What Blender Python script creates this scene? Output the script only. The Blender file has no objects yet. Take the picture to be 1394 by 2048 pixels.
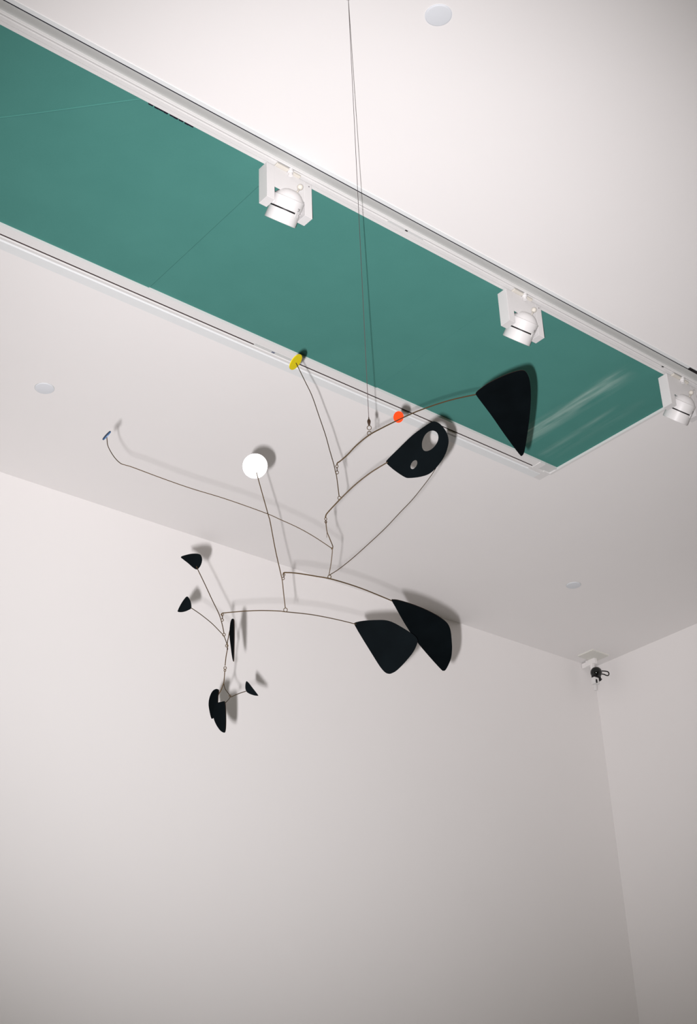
import bpy, bmesh, math
from mathutils import Vector, Matrix

sc = bpy.context.scene
COL = sc.collection

# ------------------------------------------------------------------ camera
EYE = Vector((0.0, 0.0, 1.6))
FPX = 2799.648
PITCH, ROLL, YAW = 0.5065991, -0.0389536, 0.7056147
FWD = Vector((math.sin(YAW) * math.cos(PITCH), math.cos(YAW) * math.cos(PITCH), math.sin(PITCH)))
_r = Vector((math.cos(YAW), -math.sin(YAW), 0.0))
_u = _r.cross(FWD)
RIGHT = _r * math.cos(ROLL) + _u * math.sin(ROLL)
UP = -_r * math.sin(ROLL) + _u * math.cos(ROLL)
cd = bpy.data.cameras.new('camera')
cam = bpy.data.objects.new('camera', cd)
COL.objects.link(cam)
cd.sensor_fit = 'VERTICAL'
cd.sensor_height = 36.0
cd.lens = FPX / 2048.0 * 36.0
cd.clip_start = 0.05
cam.matrix_world = Matrix(((RIGHT.x, UP.x, -FWD.x, EYE.x), (RIGHT.y, UP.y, -FWD.y, EYE.y),
                           (RIGHT.z, UP.z, -FWD.z, EYE.z), (0, 0, 0, 1)))
sc.camera = cam

# ------------------------------------------------------------------ light
w = bpy.data.worlds.new('gallery_ambience')
sc.world = w
w.use_nodes = True
w.node_tree.nodes['Background'].inputs[0].default_value = (1.0, 0.82, 0.42, 1)
w.node_tree.nodes['Background'].inputs[1].default_value = 0.115
# the compact camera's own flash, a few centimetres to the left of and below the lens
# (a short upright flash tube, built as four small spots one above the other)
FLASH = EYE - RIGHT * 0.0505 - UP * 0.047
for k in range(4):
    fl = bpy.data.lights.new('camera_flash', 'SPOT')
    fl.energy = 2420.0 / 4
    fl.color = (1.0, 0.962, 0.985)
    fl.spot_size = math.radians(59)
    fl.spot_blend = 1.0
    fl.shadow_soft_size = 0.0065
    flo = bpy.data.objects.new('camera_flash', fl)
    COL.objects.link(flo)
    flo.matrix_world = cam.matrix_world @ Matrix.Rotation(math.radians(0.6), 4, 'Y') @ Matrix.Rotation(math.radians(1.0), 4, 'X')
    flo.location = FLASH + UP * (k - 1.5) * 0.0072

sc.view_settings.view_transform = 'Standard'
sc.view_settings.look = 'None'
sc.view_settings.gamma = 1.0
sc.view_settings.use_curve_mapping = False
sc.view_settings.exposure = 0.0

# ------------------------------------------------------------------ materials
def mat(name, col, rough=0.6, spec=0.3, metal=0.0, noise=0.0, nscale=40.0, bump=0.0, bscale=300.0):
    m = bpy.data.materials.new(name)
    m.use_nodes = True
    nt = m.node_tree
    b = nt.nodes['Principled BSDF']
    b.inputs['Base Color'].default_value = (*col, 1)
    b.inputs['Roughness'].default_value = rough
    b.inputs['Specular IOR Level'].default_value = spec
    b.inputs['Metallic'].default_value = metal
    tc = nt.nodes.new('ShaderNodeTexCoord')
    if noise > 0:
        n = nt.nodes.new('ShaderNodeTexNoise')
        n.inputs['Scale'].default_value = nscale
        n.inputs['Detail'].default_value = 5
        nt.links.new(tc.outputs['Object'], n.inputs['Vector'])
        mx = nt.nodes.new('ShaderNodeMix')
        mx.data_type = 'RGBA'
        mx.inputs[6].default_value = (*[c * (1 - noise) for c in col], 1)
        mx.inputs[7].default_value = (*[min(1, c * (1 + noise)) for c in col], 1)
        nt.links.new(n.outputs['Fac'], mx.inputs[0])
        nt.links.new(mx.outputs[2], b.inputs['Base Color'])
    if bump > 0:
        n2 = nt.nodes.new('ShaderNodeTexNoise')
        n2.inputs['Scale'].default_value = bscale
        n2.inputs['Detail'].default_value = 3
        nt.links.new(tc.outputs['Object'], n2.inputs['Vector'])
        bp = nt.nodes.new('ShaderNodeBump')
        bp.inputs['Strength'].default_value = bump
        bp.inputs['Distance'].default_value = 0.002
        nt.links.new(n2.outputs['Fac'], bp.inputs['Height'])
        nt.links.new(bp.outputs['Normal'], b.inputs['Normal'])
    return m

M_CEIL = mat('ceiling_paint', (0.78, 0.765, 0.755), 0.85, 0.15, noise=0.012, nscale=3, bump=0.05, bscale=220)
M_WALL = mat('wall_paint', (0.765, 0.748, 0.738), 0.85, 0.15, noise=0.012, nscale=2, bump=0.05, bscale=220)
M_FLOOR = mat('grey_floor', (0.35, 0.34, 0.33), 0.6, 0.3, noise=0.1, nscale=4)
M_TRIM = mat('white_powder_coat', (0.66, 0.655, 0.645), 0.5, 0.3, noise=0.015, nscale=30)
M_COVE = mat('shaded_grey_aluminium', (0.50, 0.51, 0.495), 0.55, 0.3, noise=0.02, nscale=30)  # grey also carries part of the shade on the sloping cove
M_FLANGE = mat('pale_grey_flange', (0.69, 0.71, 0.71), 0.6, 0.25, noise=0.02, nscale=30)
M_CLIP_SHADE = mat('dark_clip_and_gap_shade', (0.012, 0.012, 0.02), 0.9, 0.05)  # colour of the dark clips, also stands in for shade in gaps
M_LAMP = mat('white_lamp_enamel', (0.62, 0.61, 0.605), 0.42, 0.3, noise=0.012, nscale=60)
M_CREAM = mat('cream_plastic', (0.56, 0.535, 0.48), 0.5, 0.3, noise=0.02, nscale=80)
M_GREY = mat('grey_plastic', (0.55, 0.56, 0.55), 0.5, 0.3, noise=0.03, nscale=80)
M_DARK = mat('black_plastic', (0.008, 0.007, 0.008), 0.5, 0.2)
M_COVER = mat('blue_grey_cover', (0.66, 0.685, 0.715), 0.6, 0.25, noise=0.02, nscale=60)
M_BLACK = mat('black_matte_paint', (0.0010, 0.0017, 0.0021), 0.85, 0.02, noise=0.6, nscale=14)
M_EDGE = mat('worn_brown_edge', (0.014, 0.008, 0.005), 0.6, 0.2, noise=0.3, nscale=200)
M_WIRE = mat('brown_iron_wire', (0.034, 0.021, 0.009), 0.5, 0.2, metal=0.0, noise=0.25, nscale=150)
M_CABLE = mat('grey_cable', (0.055, 0.042, 0.042), 0.5, 0.2, noise=0.1, nscale=100)
M_SWIVEL = mat('dark_bronze', (0.018, 0.009, 0.004), 0.45, 0.4, noise=0.2, nscale=200)
M_RED = mat('orange_red_paint', (0.72, 0.028, 0.002), 0.6, 0.2, noise=0.05, nscale=80)
M_YEL = mat('yellow_paint', (0.42, 0.345, 0.004), 0.6, 0.2, noise=0.10, nscale=80)
M_WHT = mat('white_paint', (0.86, 0.85, 0.83), 0.55, 0.25, noise=0.01, nscale=80)
M_BLUE = mat('blue_paint', (0.018, 0.045, 0.095), 0.55, 0.25, noise=0.1, nscale=80)
M_GLOSS = mat('glossy_black_glass', (0.002, 0.003, 0.003), 0.10, 0.5)


def fabric_mat():
    m = mat('green_scrim_fabric', (0.062, 0.225, 0.185), 0.9, 0.1, bump=0.12, bscale=900)
    nt = m.node_tree
    b = nt.nodes['Principled BSDF']
    geo = nt.nodes.new('ShaderNodeNewGeometry')

    def math_(op, a, c=None, clamp=False):
        n = nt.nodes.new('ShaderNodeMath')
        n.operation = op
        n.use_clamp = clamp
        for i, v in enumerate((a, c)):
            if v is None:
                continue
            if isinstance(v, (int, float)):
                n.inputs[i].default_value = v
            else:
                nt.links.new(v, n.inputs[i])
        return n.outputs[0]

    def noise(scale, vec, detail=5):
        n = nt.nodes.new('ShaderNodeTexNoise')
        n.inputs['Scale'].default_value = scale
        n.inputs['Detail'].default_value = detail
        nt.links.new(vec, n.inputs['Vector'])
        return n.outputs['Fac']

    mp = nt.nodes.new('ShaderNodeMapping')
    mp.inputs['Scale'].default_value = (1.0, 0.12, 1.0)
    mp.inputs['Rotation'].default_value = (0, 0, math.radians(4))
    nt.links.new(geo.outputs['Position'], mp.inputs['Vector'])
    fine = noise(260, geo.outputs['Position'])
    blotch = noise(5.0, geo.outputs['Position'])
    streaks = noise(26, mp.outputs['Vector'])
    sep = nt.nodes.new('ShaderNodeSeparateXYZ')
    nt.links.new(geo.outputs['Position'], sep.inputs[0])
    X, Y = sep.outputs[0], sep.outputs[1]
    # pale streaks on the last panel
    total = None
    for (x0, sl, wdt, amp, y0, y1) in ((4.752, 0.045, 0.026, 0.62, 3.39, 4.27), (4.79, 0.035, 0.085, 0.52, 3.42, 4.28),
                                       (4.985, 0.03, 0.03, 0.30, 3.66, 4.29), (5.05, 0.02, 0.05, 0.12, 3.55, 4.29)):
        line = math_('ADD', math_('MULTIPLY', math_('SUBTRACT', Y, 3.37), sl), x0)
        dist = math_('ABSOLUTE', math_('SUBTRACT', X, line))
        k = math_('SUBTRACT', 1.0, math_('DIVIDE', dist, wdt), True)
        ya = math_('MULTIPLY', math_('SUBTRACT', Y, y0), 6.0, True)
        yb = math_('MULTIPLY', math_('SUBTRACT', y1, Y), 14.0, True)
        k = math_('MULTIPLY', math_('MULTIPLY', math_('MULTIPLY', k, ya), yb), amp)
        total = k if total is None else math_('MAXIMUM', total, k)
    st = math_('MULTIPLY', math_('SUBTRACT', streaks, 0.34), 3.2, True)
    pale_fac = math_('MULTIPLY', total, st, True)
    base = nt.nodes.new('ShaderNodeMix')
    base.data_type = 'RGBA'
    base.inputs[6].default_value = (0.054, 0.190, 0.164, 1)
    base.inputs[7].default_value = (0.078, 0.248, 0.215, 1)
    f = math_('ADD', math_('MULTIPLY', fine, 0.45), math_('MULTIPLY', blotch, 0.55), True)
    nt.links.new(f, base.inputs[0])
    mx = nt.nodes.new('ShaderNodeMix')
    mx.data_type = 'RGBA'
    nt.links.new(pale_fac, mx.inputs[0])
    nt.links.new(base.outputs[2], mx.inputs[6])
    mx.inputs[7].default_value = (0.42, 0.55, 0.50, 1)
    nt.links.new(mx.outputs[2], b.inputs['Base Color'])
    return m


M_GREEN = fabric_mat()

# ------------------------------------------------------------------ helpers
ORG = {}


def link(name, bm, mats, parent=None, origin=None, smooth=False, angle=None):
    """one mesh object from world-space geometry; its origin is moved to the middle of the piece"""
    if not isinstance(mats, (list, tuple)):
        mats = [mats]
    bmesh.ops.recalc_face_normals(bm, faces=bm.faces)
    if origin is None:
        lo = Vector([min(v.co[i] for v in bm.verts) for i in range(3)])
        hi = Vector([max(v.co[i] for v in bm.verts) for i in range(3)])
        origin = (lo + hi) / 2
    origin = Vector(origin)
    for v in bm.verts:
        v.co -= origin
    me = bpy.data.meshes.new(name)
    bm.to_mesh(me)
    bm.free()
    for m in mats:
        me.materials.append(m)
    if smooth:
        for p in me.polygons:
            p.use_smooth = True
        if angle:
            me.set_sharp_from_angle(angle=math.radians(angle))
    o = bpy.data.objects.new(name, me)
    COL.objects.link(o)
    ORG[o.name] = origin
    if parent is not None:
        o.parent = parent
        o.location = origin - ORG[parent.name]
    else:
        o.location = origin
    return o


def thing(name, label, cat, loc, group=None):
    o = bpy.data.objects.new(name, None)
    COL.objects.link(o)
    o.empty_display_size = 0.05
    o.location = loc
    ORG[o.name] = Vector(loc)
    tag(o, label, cat, group)
    return o


def tag(o, label, cat=None, group=None):
    o['label'] = label
    if cat:
        o['category'] = cat
    if group:
        o['group'] = group
    return o


def struct(name, bm, m, **k):
    o = link(name, bm, m, **k)
    o['kind'] = 'structure'
    return o


def box(bm, lo, hi, bevel=0.0):
    r = bmesh.ops.create_cube(bm, size=1.0)
    lo, hi = Vector(lo), Vector(hi)
    for v in r['verts']:
        v.co = Vector([lo[i] + (v.co[i] + 0.5) * (hi[i] - lo[i]) for i in range(3)])
    if bevel > 0:
        ed = list({e for v in r['verts'] for e in v.link_edges})
        bmesh.ops.bevel(bm, geom=ed, offset=bevel, segments=2, affect='EDGES', profile=0.5)
    return bm


def extrude_x(bm, prof, x0, x1, closed=True):
    """sweep a (y, z) outline along x"""
    a = [bm.verts.new((x0, y, z)) for y, z in prof]
    b = [bm.verts.new((x1, y, z)) for y, z in prof]
    n = len(prof)
    for i in range(n if closed else n - 1):
        j = (i + 1) % n
        bm.faces.new((a[i], a[j], b[j], b[i]))
    if closed:
        bm.faces.new(a)
        bm.faces.new(b[::-1])
    return bm


def frame_of(t):
    t = t.normalized()
    s = Vector((0, 0, 1)) if abs(t.z) < 0.9 else Vector((1, 0, 0))
    a = t.cross(s).normalized()
    return a, t.cross(a).normalized()


def lathe(bm, p, axis, prof, seg=40, cap=True):
    """revolve (t along axis, radius) pairs about the axis through p"""
    axis = Vector(axis).normalized()
    a, b = frame_of(axis)
    rings = []
    for t, r in prof:
        c = Vector(p) + axis * t
        if r < 1e-6:
            rings.append([bm.verts.new(c)])
        else:
            rings.append([bm.verts.new(c + (a * math.cos(2 * math.pi * i / seg) + b * math.sin(2 * math.pi * i / seg)) * r)
                          for i in range(seg)])
    for q, s in zip(rings, rings[1:]):
        for i in range(seg):
            j = (i + 1) % seg
            f = [q[i % len(q)], q[j % len(q)], s[j % len(s)], s[i % len(s)]]
            u = []
            for v in f:
                if v not in u:
                    u.append(v)
            if len(u) > 2:
                bm.faces.new(u)
    if cap:
        for g in (rings[0], rings[-1]):
            if len(g) > 2:
                bm.faces.new(g)
    return bm


def smooth_path(pts, n=6):
    pts = [Vector(p) for p in pts]
    if len(pts) < 3:
        return pts
    out = []
    for i in range(len(pts) - 1):
        p0 = pts[max(0, i - 1)]
        p1, p2 = pts[i], pts[i + 1]
        p3 = pts[min(len(pts) - 1, i + 2)]
        for k in range(n):
            t = k / n
            out.append(0.5 * ((2 * p1) + (p2 - p0) * t + (2 * p0 - 5 * p1 + 4 * p2 - p3) * t * t
                              + (3 * p1 - p0 - 3 * p2 + p3) * t ** 3))
    out.append(pts[-1])
    return out


def tube(bm, path, r, seg=8):
    path = [Vector(p) for p in path]
    rings = []
    a = None
    for i, p in enumerate(path):
        t = (path[min(i + 1, len(path) - 1)] - path[max(i - 1, 0)]).normalized()
        if a is None:
            a, b = frame_of(t)
        else:
            a = (a - t * a.dot(t)).normalized()
            b = t.cross(a)
        rings.append([bm.verts.new(p + (a * math.cos(2 * math.pi * k / seg) + b * math.sin(2 * math.pi * k / seg)) * r)
                      for k in range(seg)])
    for q, s in zip(rings, rings[1:]):
        for k in range(seg):
            j = (k + 1) % seg
            bm.faces.new((q[k], q[j], s[j], s[k]))
    bm.faces.new(rings[0][::-1])
    bm.faces.new(rings[-1])
    return bm


def ring(bm, c, normal, R, r, seg=20, k=6):
    n = Vector(normal).normalized()
    a, b = frame_of(n)
    rr = []
    for i in range(seg):
        th = 2 * math.pi * i / seg
        d = a * math.cos(th) + b * math.sin(th)
        rr.append([bm.verts.new(Vector(c) + d * (R + r * math.cos(2 * math.pi * j / k)) + n * (r * math.sin(2 * math.pi * j / k)))
                   for j in range(k)])
    for i in range(seg):
        q, s = rr[i], rr[(i + 1) % seg]
        for j in range(k):
            bm.faces.new((q[j], q[(j + 1) % k], s[(j + 1) % k], s[j]))
    return bm


# ------------------------------------------------------------------ the room
ZC = 5.5                      # ceiling height
XR, YW = 7.491, 6.105         # right wall, far wall
Y0, Y1 = 3.227, 4.440         # opening in the ceiling, trims included
YN, YF = 3.349, 4.302         # visible green strip
XE = 5.188                    # end of the opening
XL, YB = -5.0, -4.0

bm = bmesh.new()
box(bm, (XL, YB, ZC), (XR + 0.3, Y0, ZC + 0.25))
box(bm, (XL, Y1, ZC), (XR + 0.3, YW + 0.3, ZC + 0.25))
box(bm, (XE, Y0, ZC), (XR + 0.3, Y1, ZC + 0.25))
struct('ceiling', bm, M_CEIL, origin=(0, 0, ZC))
bm = bmesh.new()
box(bm, (XL, YW, 0), (XR + 0.3, YW + 0.3, ZC))
struct('wall_back', bm, M_WALL, origin=(0, YW, 0))
bm = bmesh.new()
box(bm, (XR, YB, 0), (XR + 0.3, YW, ZC))
struct('wall_right', bm, M_WALL, origin=(XR, 0, 0))
bm = bmesh.new()
box(bm, (XL, YB, -0.2), (XR + 0.3, YW + 0.3, 0))
struct('floor', bm, M_FLOOR, origin=(0, 0, 0))

# the roof of the recess above the fabric
bm = bmesh.new()
box(bm, (XL, Y0, ZC + 0.15), (XE, Y1, ZC + 0.25))
struct('trim_1', bm, M_TRIM)['label'] = 'closed top of the ceiling recess above the green fabric'

# near edge moulding: flange, dark strip standing in for the gap's shade, cove, ridge
bm = bmesh.new()
extrude_x(bm, [(3.227, ZC + 0.02), (3.227, ZC - 0.003), (3.2445, ZC - 0.003), (3.2445, ZC + 0.02)], XL, XE)
t2 = struct('trim_2', bm, M_FLANGE)
tag(t2, 'pale flange along the near edge of the ceiling recess')
bm = bmesh.new()
extrude_x(bm, [(3.2445, ZC + 0.012), (3.2445, ZC - 0.002), (3.2448, ZC - 0.006), (3.2465, ZC - 0.006), (3.2465, ZC + 0.012)], XL, XE)
link('gap_shade', bm, M_CLIP_SHADE, t2)['label'] = 'dark strip for the shade in the gap beside the moulding'
bm = bmesh.new()
cove = [(3.2465, ZC + 0.03), (3.2465, ZC - 0.0062)]
for i in range(1, 12):
    t = i / 11
    cove.append((3.2465 + 0.0520 * t, ZC - 0.0062 + 0.0135 * (0.55 * t + 0.45 * t * t * (3 - 2 * t))))
cove += [(3.2985, ZC + 0.03)]
extrude_x(bm, cove, XL, XE)
o = struct('trim_3', bm, M_COVE, smooth=True, angle=40)
o['label'] = 'grey coved moulding beside the near lighting track'
bm = bmesh.new()
extrude_x(bm, [(3.2985, ZC + 0.03), (3.2985, ZC - 0.0035), (3.2995, ZC - 0.0050), (3.3025, ZC - 0.0050), (3.3035, ZC - 0.0035), (3.3035, ZC + 0.03)], XL, XE)
link('ridge', bm, M_TRIM, o)['label'] = 'bright raised edge of the moulding'

# far edge flange and the square end edge
bm = bmesh.new()
extrude_x(bm, [(4.3885, ZC + 0.02), (4.3885, ZC + 0.0095), (4.3925, ZC - 0.002), (4.440, ZC - 0.002), (4.440, ZC + 0.02)], XL, 5.14)
o = struct('trim_4', bm, M_FLANGE)
o['label'] = 'pale flange along the far edge of the ceiling recess'
bm = bmesh.new()
box(bm, (5.14, 4.36, ZC - 0.002), (XE, Y1, ZC + 0.02))
o = struct('trim_5', bm, M_TRIM)
o['label'] = 'white corner block at the far end of the recess'
bm = bmesh.new()
box(bm, (XE - 0.004, Y0, ZC - 0.002), (XE + 0.010, YF + 0.06, ZC + 0.06))
o = struct('trim_6', bm, M_TRIM)
o['label'] = 'thin white edge closing the end of the recess'

# near lighting track
tr = thing('lighting_track', 'white lighting track on the near long edge of the green recess, carrying three spotlights', 'track', (1.5, 3.327, ZC))
bm = bmesh.new()
extrude_x(bm, [(3.3045, ZC + 0.04), (3.3045, ZC - 0.0015), (3.3165, ZC + 0.0045), (3.3168, ZC - 0.004), (3.3305, ZC - 0.004),
               (3.3305, ZC + 0.004), (3.3330, ZC + 0.004), (3.3330, ZC - 0.004), (YN, ZC - 0.004), (YN, ZC + 0.04)], XL, XE - 0.004)
link('track_rail', bm, M_TRIM, tr)
bm = bmesh.new()
box(bm, (3.10, 3.3055, ZC - 0.002), (3.30, 3.316, ZC + 0.0055), 0.001)
cc = link('track_connector', bm, M_GREY, tr)
bm = bmesh.new()
box(bm, (3.196, 3.3085, ZC - 0.0035), (3.209, 3.3135, ZC - 0.001))
link('screw', bm, M_DARK, cc)
bm = bmesh.new()
box(bm, (4.874, 3.3075, ZC - 0.001), (4.885, 3.3135, ZC + 0.003))
link('screw', bm, M_DARK, tr)
bm = bmesh.new()
box(bm, (4.99, 3.231, ZC - 0.008), (XE - 0.004, 3.246, ZC - 0.001), 0.001)
link('end_feed', bm, M_DARK, tr)['label'] = 'black end piece of the track by the third spotlight'
# dark clips that hold the fabric under the lip
for i in range(9):
    x = 1.955 + i * 0.0225 + (0.004 if i % 3 == 1 else 0)
    bm = bmesh.new()
    box(bm, (x, YN + 0.0015, ZC - 0.0035), (x + (0.017 if i % 2 else 0.019), YN + 0.0075 + 0.001 * (i % 2), ZC + 0.004))
    link('fabric_clip', bm, M_CLIP_SHADE, tr)

# far lighting track
tf = thing('lighting_track', 'empty white lighting track with a dark slot, far long edge of the green recess', 'track', (1.5, 4.345, ZC))
bm = bmesh.new()
extrude_x(bm, [(YF, ZC + 0.04), (YF, ZC + 0.001), (4.3485, ZC - 0.003), (4.3485, ZC + 0.012), (4.3570, ZC + 0.012),
               (4.3570, ZC - 0.005), (4.3590, ZC - 0.009), (4.3730, ZC - 0.009), (4.3765, ZC - 0.003), (4.3765, ZC + 0.009),
               (4.3880, ZC + 0.009), (4.3880, ZC + 0.04)], XL, 5.05)
link('track_rail', bm, M_TRIM, tf)
bm = bmesh.new()
box(bm, (XL, 4.3490, ZC - 0.0015), (5.04, 4.3568, ZC + 0.011))  # solid dark strip fills the slot in place of its shade
link('slot_shade', bm, mat('brown_slot_shade', (0.03, 0.015, 0.014), 0.8, 0.1), tf)['label'] = 'dark strip for the shade inside the track slot'
bm = bmesh.new()
box(bm, (3.165, 4.338, ZC - 0.004), (3.395, 4.357, ZC + 0.008), 0.001)
cc = link('track_connector', bm, M_GREY, tf)
bm = bmesh.new()
box(bm, (3.265, 4.344, ZC - 0.0055), (3.282, 4.352, ZC - 0.003))
link('screw', bm, mat('blue_grey_screw', (0.12, 0.14, 0.2), 0.5), cc)
bm = bmesh.new()
box(bm, (5.05, YF, ZC - 0.004), (5.09, 4.375, ZC + 0.03), 0.001)
box(bm, (5.04, 4.365, ZC - 0.003), (5.14, 4.3885, ZC + 0.02), 0.001)
link('end_feed', bm, M_TRIM, tf)
bm = bmesh.new()
box(bm, (5.09, YF, ZC + 0.001), (XE - 0.004, 4.312, ZC + 0.03), 0.0005)
box(bm, (5.09, 4.312, ZC + 0.006), (XE - 0.004, 4.362, ZC + 0.03), 0.0005)
link('end_cap', bm, M_GREY, tf)['label'] = 'grey end cap of the track'

# green fabric panels
sh = thing('fabric_ceiling_panel', 'strip of dusty green fabric stretched across the long ceiling recess', 'fabric', (2.5, 3.83, ZC))
ys = [YN - 0.03 + (YF + 0.04 - YN + 0.03) * i / 12 for i in range(13)]


def seam0(y):
    return 1.559 + (3.771 - y) / (3.771 - 3.372) * 0.362 - 0.10 * max(0.0, y - 3.70) ** 1.2


seams = [lambda y: XL, seam0, lambda y: 2.556 + 0.0 * y, lambda y: 3.880, lambda y: XE]
for s in range(4):
    bm = bmesh.new()
    top, bot = [], []
    nx = 10
    for i in range(nx + 1):
        tr_, br_ = [], []
        for y in ys:
            xa = seams[s](y) + (0.0022 if s else 0)
            xb = seams[s + 1](y) - (0.0022 if s < 3 else 0.004)
            t = i / nx
            x = xa + (xb - xa) * t
            z = ZC + 0.0165 - 0.004 * t - 0.003 * math.sin(math.pi * t) * math.sin(math.pi * (y - YN) / (YF - YN))
            br_.append(bm.verts.new((x, y, z)))
            tr_.append(bm.verts.new((x, y, z + 0.003)))
        bot.append(br_)
        top.append(tr_)
    ny = len(ys) - 1
    for i in range(nx):
        for j in range(ny):
            bm.faces.new((bot[i][j], bot[i + 1][j], bot[i + 1][j + 1], bot[i][j + 1]))
            bm.faces.new((top[i][j], top[i][j + 1], top[i + 1][j + 1], top[i + 1][j]))
    for i in range(nx):
        bm.faces.new((bot[i][0], top[i][0], top[i + 1][0], bot[i + 1][0]))
        bm.faces.new((bot[i][ny], bot[i + 1][ny], top[i + 1][ny], top[i][ny]))
    for j in range(ny):
        bm.faces.new((bot[0][j], bot[0][j + 1], top[0][j + 1], top[0][j]))
        bm.faces.new((bot[nx][j], top[nx][j], top[nx][j + 1], bot[nx][j + 1]))
    o = link('fabric_panel', bm, M_GREEN, sh, smooth=True, angle=40)
    if s == 3:
        o['label'] = 'end panel with pale streaks'
bm = bmesh.new()
tube(bm, [(seam0(y) - 0.003, y, ZC + 0.0125) for y in ys], 0.0032, 10)
link('hem', bm, M_GREEN, sh, smooth=True)['label'] = 'rolled hem along the curved seam'
bm = bmesh.new()
box(bm, (XL, Y0 + 0.08, ZC + 0.035), (XE, Y1 - 0.06, ZC + 0.045))
link('backing_board', bm, M_CLIP_SHADE, sh)

# round flush covers in the ceiling
for i, (x, y, lab) in enumerate(((2.535, 2.384, 'round blue grey ceiling cover nearest the top edge, before the green recess'),
                                 (2.559, 5.257, 'round grey ceiling cover at the left, between green recess and far wall'),
                                 (6.343, 5.249, 'round grey ceiling cover near the room corner with the black camera'))):
    t = thing('ceiling_cover', lab, 'cover plate', (x, y, ZC), 'round flush covers in the white ceiling')
    bm = bmesh.new()
    lathe(bm, (x, y, ZC - 0.0035), (0, 0, -1), [(-0.0025, 0.0465), (0, 0.0465), (0.0012, 0.045), (0.0016, 0.043)], 40)
    link('cover_plate', bm, M_COVER, t, smooth=True, angle=30)
    bm = bmesh.new()
    lathe(bm, (x, y, ZC - 0.001), (0, 0, -1), [(-0.001, 0.0485), (0.0005, 0.0485)], 40)
    link('rim', bm, M_GREY if i else M_COVER, t)

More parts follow.
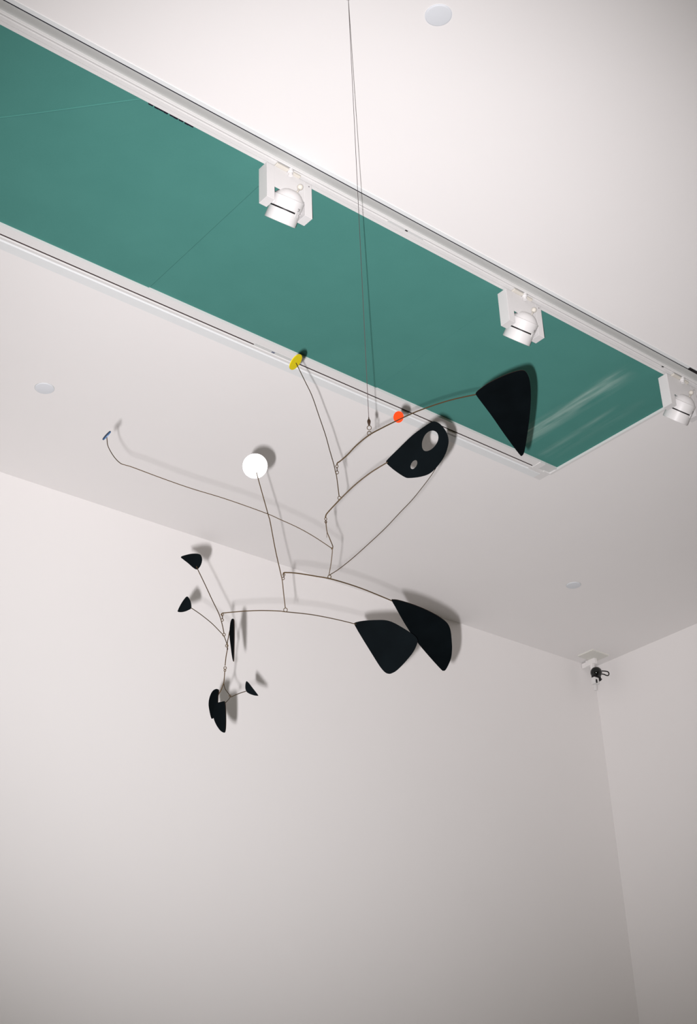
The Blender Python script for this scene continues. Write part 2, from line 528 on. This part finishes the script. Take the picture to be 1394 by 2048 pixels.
# ------------------------------------------------------------------ spotlights on the near track
def spotlight(x, label):
    R0 = Vector((x, 3.333, ZC - 0.004))
    t = thing('track_spotlight', label, 'spotlight', R0, 'white spotlights on the near track')
    P = lambda a, b, c: (R0.x + a, R0.y + b, R0.z + c)
    bm = bmesh.new()
    # inverted U: thin front plate and top plate between two box-shaped legs
    box(bm, P(-0.112, -0.011, -0.188), P(-0.075, 0.043, -0.012), 0.0010)
    box(bm, P(0.074, -0.011, -0.188), P(0.111, 0.043, -0.012), 0.0010)
    box(bm, P(-0.0755, -0.0106, -0.118), P(0.0745, -0.0076, -0.012))
    box(bm, P(-0.0755, -0.0076, -0.0155), P(0.0745, 0.042, -0.012))
    yoke = link('yoke', bm, M_LAMP, t)
    bm = bmesh.new()
    lathe(bm, P(0.097, -0.0105, -0.028), (0, -1, 0), [(-0.001, 0.0024), (0.0012, 0.0024)], 10)
    link('screw', bm, M_DARK, yoke)
    bm = bmesh.new()
    box(bm, P(-0.072, -0.026, -0.011), P(-0.012, -0.004, -0.001), 0.003)
    box(bm, P(0.012, -0.022, -0.013), P(0.05, -0.002, -0.001), 0.003)
    adp = link('track_adapter', bm, M_CREAM, t)
    bm = bmesh.new()
    lathe(bm, P(-0.002, -0.020, -0.001), (0, 0, -1), [(0, 0.012), (0.014, 0.012), (0.017, 0.009), (0.030, 0.009)], 24)
    link('adapter_knob', bm, M_LAMP, adp, smooth=True, angle=40)
    # lamp head, tipped towards the far wall
    A = Vector((0.08, 1.03, -1.0)).normalized()
    C = Vector(P(0.0063, 0.024, -0.154))
    bm = bmesh.new()
    prof = [(-0.069, 0.0), (-0.068, 0.016), (-0.064, 0.030), (-0.056, 0.043), (-0.045, 0.054), (-0.0365, 0.0600), (-0.034, 0.0645), (-0.032, 0.0652),
            (0.0095, 0.0652), (0.010, 0.0645), (0.010, 0.054), (0.016, 0.054)]
    lathe(bm, C, A, prof, 48)
    head = link('lamp_housing', bm, M_LAMP, t, smooth=True, angle=25)
    bm = bmesh.new()
    lathe(bm, C, A, [(0.0098, 0.0612), (0.0168, 0.0612)], 48)
    link('shadow_gap', bm, M_DARK, head, smooth=True, angle=30)['label'] = 'dark gap between housing and snoot'
    bm = bmesh.new()
    s1 = [(0.0155, 0.061), (0.016, 0.0645), (0.064, 0.0655), (0.0655, 0.064), (0.0655, 0.061), (0.03, 0.058), (0.03, 0.0)]
    lathe(bm, C, A, s1, 48)
    # small bridge that joins the snoot to the housing on the right
    e = A.cross(Vector((1, 0, 0))).normalized()
    if e.y > 0:
        e = -e
    b_dir = (Vector((1, 0, 0)) * 0.46 + e * 0.89)
    b_dir = (b_dir - A * b_dir.dot(A)).normalized()
    s_dir = A.cross(b_dir)
    vs = []
    for da in (0.006, 0.026):
        for ds in (-0.010, 0.010):
            for dr in (0.055, 0.0654):
                vs.append(C + A * da + s_dir * ds + b_dir * dr)
    vv = [bm.verts.new(v) for v in vs]
    for q in ((0, 1, 3, 2), (4, 5, 7, 6), (0, 1, 5, 4), (2, 3, 7, 6), (0, 2, 6, 4), (1, 3, 7, 5)):
        bm.faces.new([vv[i] for i in q])
    link('snoot', bm, M_LAMP, t, smooth=True, angle=30)
    bm = bmesh.new()
    lathe(bm, C + A * 0.034, A, [(0, 0.057), (0.002, 0.057)], 40)
    link('lens', bm, M_GREY, t)
    # pivot bosses on both sides
    for sx in (-1, 1):
        bm = bmesh.new()
        lathe(bm, C, (sx, 0, 0), [(0.050, 0.016), (0.066, 0.014), (0.0690, 0.013)], 28)
        link('pivot_boss', bm, M_LAMP, t, smooth=True, angle=30)
    # printed aiming marks on the housing
    bm = bmesh.new()
    for (dt, ds, L, wd) in ((-0.006, -0.004, 0.010, 0.0028), (-0.0085, 0.0035, 0.0035, 0.003), (0.000, 0.001, 0.004, 0.0022)):
        m_dir = (b_dir * math.cos(0.05) + s_dir * math.sin(0.05)).normalized()
        m_s = A.cross(m_dir)
        c0 = C + A * dt + m_s * ds + m_dir * (0.0652)
        q = [c0 + A * L / 2 + m_s * wd / 2, c0 + A * L / 2 - m_s * wd / 2, c0 - A * L / 2 - m_s * wd / 2, c0 - A * L / 2 + m_s * wd / 2]
        lo_ = [bm.verts.new(v) for v in q]
        hi_ = [bm.verts.new(v + m_dir * 0.0004) for v in q]
        bm.faces.new(lo_)
        bm.faces.new(hi_)
        for i in range(4):
            bm.faces.new((lo_[i], lo_[(i + 1) % 4], hi_[(i + 1) % 4], hi_[i]))
    link('printed_mark', bm, M_DARK, head)
    # locking lever with a ball
    bm = bmesh.new()
    tube(bm, [P(0.013, -0.014, -0.136), P(0.033, -0.032, -0.086)], 0.0042, 8)
    lathe(bm, P(0.0345, -0.033, -0.081), (0.3, -0.3, 0.9), [(-0.0125 * math.cos(math.pi * i / 10), 0.0125 * math.sin(math.pi * i / 10)) for i in range(11)], 20, cap=False)
    link('locking_lever', bm, M_CREAM, t, smooth=True)
    return t


def copy_tree(src, offset, label):
    r = src.copy()
    COL.objects.link(r)
    r.location = src.location + Vector(offset)
    r['label'] = label
    stack = [(src, r)]
    while stack:
        a, b = stack.pop()
        for ch in list(a.children):
            c = ch.copy()
            COL.objects.link(c)
            c.parent = b
            stack.append((ch, c))
    return r


s1 = spotlight(2.5915, 'white spotlight nearest the camera, left of the hanging cable on the track')
bpy.context.view_layer.update()
s2 = copy_tree(s1, (1.325, 0, 0), 'white spotlight in the middle of the track, above the large black triangular plate')
s3 = copy_tree(s1, (2.439, 0, 0), 'white spotlight at the end of the track beside the right picture edge')

# ------------------------------------------------------------------ the corner camera
sc_ = thing('security_camera', 'small black ball camera on a white bracket in the upper room corner', 'camera', (7.36, 5.97, ZC))
bm = bmesh.new()
box(bm, (7.225, 5.88, ZC - 0.010), (7.40, 6.02, ZC))
link('ceiling_plate', bm, mat('grey_bracket', (0.67, 0.665, 0.62), 0.6, 0.25, noise=0.03), sc_)
bm = bmesh.new()
box(bm, (7.35, 6.045, 5.455), (7.38, 6.10, ZC - 0.008), 0.003)
box(bm, (7.335, 5.965, 5.45), (7.365, 6.05, ZC - 0.008), 0.003)
box(bm, (7.315, 5.975, 5.27), (7.345, 5.995, 5.45), 0.003)
brk = link('bracket', bm, M_WALL, sc_)
bm = bmesh.new()
lathe(bm, (7.319, 5.95, 5.366), (-0.70, -0.58, -0.36), [(0.041 * -math.cos(math.pi * i / 16), 0.041 * math.sin(math.pi * i / 16)) for i in range(17)], 32, cap=False)
ball = link('camera_ball', bm, M_GLOSS, sc_, smooth=True)
bm = bmesh.new()
box(bm, (7.290, 5.935, 5.305), (7.348, 5.975, 5.345), 0.004)
link('camera_collar', bm, M_DARK, ball)
bm = bmesh.new()
box(bm, (7.268, 5.93, 5.268), (7.315, 5.965, 5.318), 0.003)
box(bm, (7.285, 5.945, 5.225), (7.305, 5.965, 5.27), 0.003)
low = link('lower_bracket', bm, M_TRIM, sc_)
bm = bmesh.new()
box(bm, (7.279, 5.922, 5.272), (7.286, 5.929, 5.298))
link('screw', bm, M_DARK, low)
bm = bmesh.new()
tube(bm, smooth_path([(7.35, 5.95, 5.362), (7.398, 5.95, 5.372), (7.425, 5.95, 5.370), (7.446, 5.95, 5.373), (7.459, 5.95, 5.390),
                      (7.443, 5.95, 5.403), (7.404, 5.985, 5.412)]), 0.0042)
link('cable', bm, M_DARK, sc_, smooth=True)
bm = bmesh.new()
tube(bm, smooth_path([(7.333, 5.95, 5.316), (7.355, 5.95, 5.320), (7.386, 5.965, 5.337), (7.40, 6.0, 5.36)]), 0.0042)
link('cable', bm, M_DARK, sc_, smooth=True)

# ------------------------------------------------------------------ the hanging mobile
S = 1.3


def ray(px, py):
    return (RIGHT * ((px - 697.0) / FPX) - UP * ((py - 1024.0) / FPX) + FWD)


def at(px, py, d):
    """the place d away from the eye on the sight line of a measured picture point"""
    return EYE + ray(px, py).normalized() * (d * S)


HX, HY = 2.234, 2.517
mob = thing('hanging_mobile', 'hanging mobile of thin bent wires with black plates and yellow, red, white and blue discs', 'mobile', (HX, HY, ZC))

bm = bmesh.new()
tube(bm, [(HX, HY, ZC), (HX, HY, 3.766)], 0.00085, 6)
cable = link('suspension_cable', bm, M_CABLE, mob)
bm = bmesh.new()
lathe(bm, (HX, HY, ZC), (0, 0, -1), [(0, 0.012), (0.004, 0.012), (0.012, 0.004)], 20)
link('ceiling_hook', bm, M_TRIM, mob)
bm = bmesh.new()
lathe(bm, (HX, HY, 3.774), (0, 0, -1), [(0, 0.0012), (0.005, 0.0015), (0.009, 0.0035), (0.013, 0.0050), (0.018, 0.0047), (0.023, 0.0035), (0.027, 0.0026), (0.029, 0.002)], 16)
sw = link('swivel', bm, M_SWIVEL, mob, smooth=True, angle=60)
bm = bmesh.new()
ring(bm, (HX, HY, 3.738), RIGHT * 0.05 - FWD, 0.0060, 0.0011)
link('swivel_ring', bm, M_WIRE, sw, smooth=True)


def arm(pts, r, depths, label=None):
    """pts measured along the wire, depths = (index, d) stops between which the distance runs evenly"""
    ds = []
    for i in range(len(pts)):
        for (i0, d0), (i1, d1) in zip(depths, depths[1:]):
            if i0 <= i <= i1:
                L = [0.0]
                for a, b in zip(pts[i0:i1 + 1], pts[i0 + 1:i1 + 1]):
                    L.append(L[-1] + math.hypot(b[0] - a[0], b[1] - a[1]))
                ds.append(d0 + (d1 - d0) * (L[i - i0] / max(L[-1], 1e-6)))
                break
    P3 = [at(p[0], p[1], d) for p, d in zip(pts, ds)]
    bm = bmesh.new()
    tube(bm, smooth_path(P3, 5), r, 8)
    o = link('wire_arm', bm, M_WIRE, mob, smooth=True, angle=70)
    if label:
        o['label'] = label
    return o


def loops(parent, items, n=None, r=0.0010):
    """small wire eyes: (px, py, d, radius in px)"""
    for (px, py, d, rp) in items:
        bm = bmesh.new()
        ring(bm, at(px, py, d), n if n is not None else (RIGHT * 0.25 - FWD), rp / FPX * d * S, r, 18)
        link('wire_eye', bm, M_WIRE, parent, smooth=True)


def twist(parent, a, b, r=0.0016):
    bm = bmesh.new()
    tube(bm, [a, a.lerp(b, 0.5) + RIGHT * 0.0006, b], r, 8)
    link('wire_link', bm, M_SWIVEL, parent, smooth=True)


def plate(parent, outline, d, normal, label, holes=(), th=0.0018, name='plate', sub=4):
    """cut sheet metal: the measured outline laid on a plane through the piece's own middle, with thickness and holes"""
    cx = sum(p[0] for p in outline) / len(outline)
    cy = sum(p[1] for p in outline) / len(outline)
    c = at(cx, cy, d)
    n = Vector(normal).normalized()
    if n.dot(FWD) > 0:
        n = -n

    def on(px, py):
        v = ray(px, py)
        return EYE + v * ((c - EYE).dot(n) / v.dot(n))

    def closed(pts):
        m = len(pts)
        o = []
        for i in range(m):
            p0, p1, p2, p3 = (Vector((*pts[(i + k) % m], 0)) for k in (-1, 0, 1, 2))
            for k in range(sub):
                t = k / sub
                q = 0.5 * ((2 * p1) + (p2 - p0) * t + (2 * p0 - 5 * p1 + 4 * p2 - p3) * t * t + (3 * p1 - p0 - 3 * p2 + p3) * t ** 3)
                o.append((q.x, q.y))
        return o

    bm = bmesh.new()
    edges = []
    rims = []
    for lp in [closed(outline)] + [list(h) for h in holes]:
        vs = [bm.verts.new(on(*p) + n * th / 2) for p in lp]
        rims.append(vs)
        edges += [bm.edges.new((vs[i], vs[(i + 1) % len(vs)])) for i in range(len(vs))]
    bmesh.ops.triangle_fill(bm, use_beauty=True, use_dissolve=False, edges=edges)
    front = list(bm.faces)
    mp = {}
    for vs in rims:
        for v in vs:
            mp[v] = bm.verts.new(v.co - n * th)
    for f in front:
        bm.faces.new([mp[v] for v in reversed(f.verts)])
    for vs in rims:
        for i in range(len(vs)):
            a, b = vs[i], vs[(i + 1) % len(vs)]
            f = bm.faces.new((a, b, mp[b], mp[a]))
            f.material_index = 1
    o = link(name, bm, [M_BLACK, M_EDGE], parent)
    o['label'] = label
    return o


def disc(parent, px, py, d, rp, q, mdir, m, label, sign=1, th=0.0025, name='disc'):
    """round disc turned so that its short picture axis mdir (right, down) shrinks to the fraction q"""
    v = -ray(px, py).normalized()
    mv = RIGHT * mdir[0] - UP * mdir[1]
    mv = (mv - v * mv.dot(v)).normalized()
    n = v * q + mv * (sign * math.sqrt(max(0, 1 - q * q)))
    c = at(px, py, d)
    R = rp / FPX * d * S
    bm = bmesh.new()
    lathe(bm, c - n * th / 2, n, [(0, R), (th, R)], 48)
    o = link(name, bm, m, parent, smooth=True, angle=30)
    o['label'] = label
    return o


def ell(cx, cy, a, b, dx, dy, egg=0.0, n=36):
    L = math.hypot(dx, dy)
    ux, uy = dx / L, dy / L
    out = []
    for i in range(n):
        t = 2 * math.pi * i / n
        bb = b * (1 + egg * math.cos(t))
        out.append((cx + ux * a * math.cos(t) - uy * bb * math.sin(t), cy + uy * a * math.cos(t) + ux * bb * math.sin(t)))
    return out


VIEW = -FWD


def nrm(r, u):
    return VIEW + RIGHT * r + UP * u


# top arm: hook, cable eye, red disc, big triangle
A1 = arm([(674.2, 930), (674.8, 926), (680.9, 921.8), (696, 908.5), (713, 890.5), (738.5, 870), (763, 856.5), (789, 843.5), (825, 826.5), (852, 816),
          (878, 807), (911, 797.6), (951.5, 789)], 0.0019, [(0, 3.02), (5, 3.06), (12, 3.22)],
         'thick top wire hanging from the cable, red disc and triangle on it')
loops(A1, [(738.5, 866.5, 3.06, 4.0), (673.8, 932.5, 3.02, 2.6)], r=0.0011)
plate(A1, [(951.3, 787), (954.5, 782.5), (960.5, 777.5), (977, 766), (1003.4, 752.8), (1026.5, 744), (1043, 740.3), (1051, 743), (1057, 752.8), (1060.6, 769),
           (1061.8, 792.4), (1060, 825.4), (1056, 858), (1051, 891), (1048, 905), (1044, 911), (1038, 907.5), (1010, 870), (983.6, 832), (963.8, 805.6),
           (954, 792.5)], 3.25, nrm(0.15, -1.05), 'largest black triangular plate with curved back edge')
disc(A1, 797, 834, 3.11, 11.5, 0.84, (1, 0.15), M_RED, 'small orange red disc')

# second arm: yellow disc
A2 = arm([(592, 726), (596.3, 734.6), (610, 762.5), (624, 791.6), (637, 829), (651, 870), (659, 899), (668, 930), (671, 944), (673.4, 954), (678.2, 992)],
         0.0013, [(0, 3.42), (8, 3.02), (10, 2.97)], 'thin wire rising to the yellow disc')
loops(A2, [(674.3, 945, 3.02, 3.0), (678.8, 996, 2.97, 3.3)])
twist(A1, at(673.8, 934.5, 3.02), at(674.2, 942.5, 3.02))
disc(A2, 591.3, 724, 3.42, 17.8, 0.46, (135, 95), M_YEL, 'yellow disc seen at a slant', sign=1)

# third arm: plate with two holes
A3 = arm([(651.3, 1036), (651.4, 1032.5), (655.5, 1025), (678.2, 1000.5), (696, 982.8), (714.6, 965.8), (738.8, 947), (755, 936.5), (775, 924.5)],
         0.0018, [(0, 2.95), (3, 2.97), (8, 3.0)], 'wire carrying the plate with two holes')
loops(A3, [(651.4, 1038, 2.95, 2.4)])
plate(A3, [(772.3, 924.5), (776, 918), (796.8, 897.5), (825, 870.4), (853.6, 849.8), (862, 845), (869, 842.8), (880.7, 848.5), (892, 862.7), (897, 878),
           (895.7, 893.7), (888.5, 913), (874, 933.7), (858.8, 947.4), (840.7, 953.6), (820, 956), (809.7, 954.3), (791.6, 942.7), (777.4, 931)], 3.0,
      nrm(-0.1, 0.15), 'dark plate pierced by two oval holes',
      holes=[ell(859.6, 882, 22.3, 14.2, 85, -152, 0.12), ell(827.8, 929.3, 9.8, 5.6, 40, -72)])

# fourth: long arm to the blue disc
A4 = arm([(213.6, 873), (214.2, 880), (215.9, 891.8), (223, 906), (231.7, 918), (241.7, 927), (252, 930.5), (266, 934.8), (323.5, 956.3), (381, 976.4), (438, 993.6),
          (481, 1008), (536, 1028), (560.4, 1039), (595.6, 1055), (629, 1073.8), (664, 1097)], 0.00105, [(0, 2.62), (5, 2.72), (16, 2.92)],
         'long thin wire reaching left to the blue disc')
disc(A4, 213.4, 871, 2.62, 11.5, 0.14, (60, 53), M_BLUE, 'small blue disc seen nearly edge on', sign=-1)
bm = bmesh.new()
tube(bm, smooth_path([at(651.8, 1045, 2.95), at(654, 1062.8, 2.945), at(659.6, 1077.7, 2.94), at(665.6, 1092.6, 2.925), at(664.2, 1097, 2.92)], 4), 0.0013, 8)
link('wire_link', bm, M_WIRE, A4, smooth=True)
bm = bmesh.new()
tube(bm, [at(654, 1061, 2.945), at(653.6, 1075, 2.943)], 0.0006, 6)
link('thin_stub', bm, M_WIRE, A4, smooth=True)  # thin stub running down beside the link
twist(A3, at(651.4, 1040, 2.95), at(651.8, 1047, 2.95))
loops(A4, [(664.2, 1097, 2.92, 1.4), (651.7, 1044, 2.95, 2.0)], r=0.0011)

# fifth: curved wire that runs up behind the holed plate
A5 = arm([(664.2, 1097), (664.6, 1104), (662, 1127), (658.3, 1148), (658.5, 1150), (661.5, 1148.5), (678, 1138), (705, 1116.5), (739, 1086), (771, 1056), (800, 1025),
          (824, 1000), (845, 974), (858, 957), (868.5, 941.5), (880, 921)], 0.0011, [(0, 2.92), (4, 2.93), (15, 3.35)],
         'fine curved wire rising behind the plate with two holes')
loops(A5, [(659, 1153.6, 2.93, 3.4)], r=0.0012)

# sixth: long bow with the big hooked plate at the right
A6 = arm([(567.5, 1149.5), (566.6, 1147), (568, 1145.4), (571.5, 1145), (586, 1145.6), (607.6, 1148.4), (633.4, 1152.7), (659, 1157.2), (693.7, 1167), (726, 1178), (758, 1190.8),
          (787, 1203)], 0.0017, [(0, 2.88), (7, 2.93), (11, 3.10)], 'bowed wire with the right hand black plate')
loops(A6, [(567.8, 1149.5, 2.88, 2.2)])
plate(A6, [(783.3, 1200.4), (787, 1198.9), (800, 1200.7), (828, 1209.3), (854, 1220), (876.5, 1232), (891.4, 1243), (898, 1251.6), (901.7, 1263.8), (903.6, 1284.3),
           (904, 1299), (902, 1316), (896, 1331), (890.5, 1339.9), (886.8, 1341), (882, 1338.4), (857.9, 1312), (831.7, 1280.5), (809.4, 1247), (790.7, 1214)],
      3.13, nrm(0.2, -1.05), 'black plate at the right end of the upper bow')

# seventh: white disc
A7 = arm([(513, 945), (516.4, 957.8), (536, 1028), (540.2, 1043), (551, 1100.7), (562, 1149), (564.7, 1162), (567, 1184), (569.8, 1209), (570.6, 1216)], 0.0013,
         [(0, 3.02), (5, 2.88), (9, 2.87)], 'straight wire rising to the white disc')
loops(A7, [(566.3, 1157, 2.88, 2.6), (571, 1219.8, 2.87, 3.8)])
twist(A6, at(567.9, 1151.5, 2.88), at(566.9, 1155.5, 2.88))
disc(A7, 510, 932, 3.02, 25, 0.985, (1, 1), M_WHT, 'plain white round disc')

# eighth: lower bow
A8 = arm([(444.4, 1232), (443.6, 1228), (445.5, 1226), (449, 1225.7), (470, 1223.8), (493.6, 1222), (523.7, 1221), (558, 1222), (571, 1223.6), (609.8, 1227.5), (636.5, 1231.5),
          (673.6, 1239), (712, 1248.3)], 0.0013, [(0, 2.80), (8, 2.87), (12, 3.03)], 'lower bowed wire')
loops(A8, [(444.6, 1229, 2.80, 2.5)])
plate(A8, [(708.7, 1248), (711, 1244.8), (727.3, 1241.4), (755.3, 1239.9), (774, 1240.8), (790.7, 1247), (813, 1260), (828, 1270.3), (834.7, 1278.7), (834.5, 1287),
           (826, 1304.8), (809.4, 1325.3), (794.4, 1340.2), (785, 1346), (777.7, 1347.7), (769.3, 1344), (759, 1331.8), (742, 1304.8), (723.6, 1275), (713, 1257)],
      3.05, nrm(-0.1, 0.1), 'blue black rounded plate at the right end of the lower bow')

# ninth: upper left leaf
A9 = arm([(393, 1133), (395.6, 1139), (409.6, 1168), (424.7, 1200.5), (437.6, 1227), (443, 1243.6), (446, 1256), (448, 1267)], 0.0012, [(0, 2.95), (5, 2.80), (7, 2.77)],
         'thin wire to the upper left leaf')
loops(A9, [(444.6, 1240, 2.80, 2.5), (448, 1269.4, 2.77, 2.8)])
twist(A8, at(444.5, 1231.5, 2.80), at(444.5, 1237.5, 2.80))
plate(A9, [(361.9, 1114), (368.7, 1110.8), (383.8, 1107.5), (397.8, 1108), (403, 1113.4), (404, 1122), (401, 1131.6), (395, 1138.5), (388, 1136.4), (376.3, 1126.3),
           (366.6, 1118.7)], 2.95, nrm(-0.2, -0.3), 'small black leaf shaped plate, highest on the left')

# tenth: second left leaf
A10 = arm([(380, 1214), (382.7, 1216), (401, 1228.5), (422.5, 1245.7), (437.6, 1260.8), (448, 1272.6), (453.7, 1287.7)], 0.0011, [(0, 2.9), (5, 2.77), (6, 2.74)],
          'thin bowed wire to the lower left leaf')
loops(A10, [(453.7, 1291.5, 2.74, 2.6)])
plate(A10, [(374, 1193), (378.4, 1197.3), (381.6, 1204.8), (382.5, 1215.6), (377.3, 1219.9), (366.6, 1223.8), (356.9, 1224), (355.8, 1221), (361, 1210), (367.7, 1199.4)],
      2.9, nrm(-0.3, 0.2), 'small black leaf shaped plate, lower on the left')

# eleventh: narrow leaf
A11 = arm([(460.5, 1259), (459.2, 1263), (457, 1273.7), (454.5, 1287), (455, 1297), (452.2, 1312.4), (450.2, 1331)], 0.0012, [(0, 2.70), (3, 2.74), (6, 2.77)],
          'short wire beside the narrow leaf')
loops(A11, [(450.2, 1336, 2.77, 2.6)])
twist(A10, at(454.2, 1293.5, 2.74), at(454.8, 1299, 2.745))
k_n = VIEW * 0.35 - RIGHT * 0.94 + UP * 0.05
plate(A11, [(465, 1237.5), (468.4, 1241.4), (469.2, 1263), (468.8, 1295), (468, 1319), (466.9, 1322.7), (464.5, 1312.4), (461.7, 1291), (459.6, 1271.5), (459.8, 1258.6),
            (461.7, 1243.6)], 2.68, k_n, 'narrow black leaf hanging edge on')

# twelfth: left leaf of the bottom cluster
A12 = arm([(431, 1398), (440, 1384), (446.8, 1368), (448.6, 1355.5), (449.6, 1342)], 0.0012, [(0, 2.81), (4, 2.77)], 'short wire of the bottom cluster')
bm = bmesh.new()
tube(bm, smooth_path([at(447.2, 1366, 2.75), at(450, 1377, 2.78), at(455, 1384.5, 2.81), at(460, 1391, 2.84)], 4), 0.0011, 8)
link('wire_link', bm, M_WIRE, A12, smooth=True)
loops(A12, [(449.9, 1341, 2.77, 1.8)])
plate(A12, [(424.9, 1382.8), (431.5, 1378), (437.3, 1379.8), (438, 1384), (436.6, 1392.3), (435.8, 1408), (433, 1422), (429, 1433), (425.6, 1437), (422.7, 1435.5), (419, 1420),
            (417.6, 1407), (419.8, 1393.7)], 2.81, VIEW * 0.6 - RIGHT * 0.7 - UP * 0.2, 'black leaf at the left of the bottom cluster')

# thirteenth: lowest leaf and the small right leaf
A13 = arm([(441, 1418), (444, 1412.8), (452, 1404.5), (459, 1396.5), (460.5, 1393), (462.5, 1393.8), (469.5, 1390.5), (480, 1386.3), (491.5, 1382.5)], 0.0011,
          [(0, 2.74), (4, 2.84), (8, 2.90)], 'short wire joining the lowest leaf and the small right leaf')
loops(A13, [(460, 1391.5, 2.84, 1.8)])
plate(A13, [(449, 1402.5), (451, 1408.4), (452, 1426), (452, 1450.8), (450.5, 1463.3), (447.6, 1465), (441, 1461), (433.7, 1450.8), (428.5, 1439), (427, 1427.4), (430, 1415.7),
            (435, 1406), (442.5, 1403.7)], 2.74, VIEW * 0.7 - RIGHT * 0.6 - UP * 0.1, 'black leaf hanging lowest in the bottom cluster')
plate(A13, [(492.2, 1363), (496.6, 1364.8), (505.4, 1376), (515.7, 1389.4), (515.7, 1391.5), (508.3, 1390.8), (498, 1387), (492.2, 1382), (490.5, 1373)], 2.90,
      nrm(0.1, 0.2), 'smallest dark leaf, right of the bottom cluster')
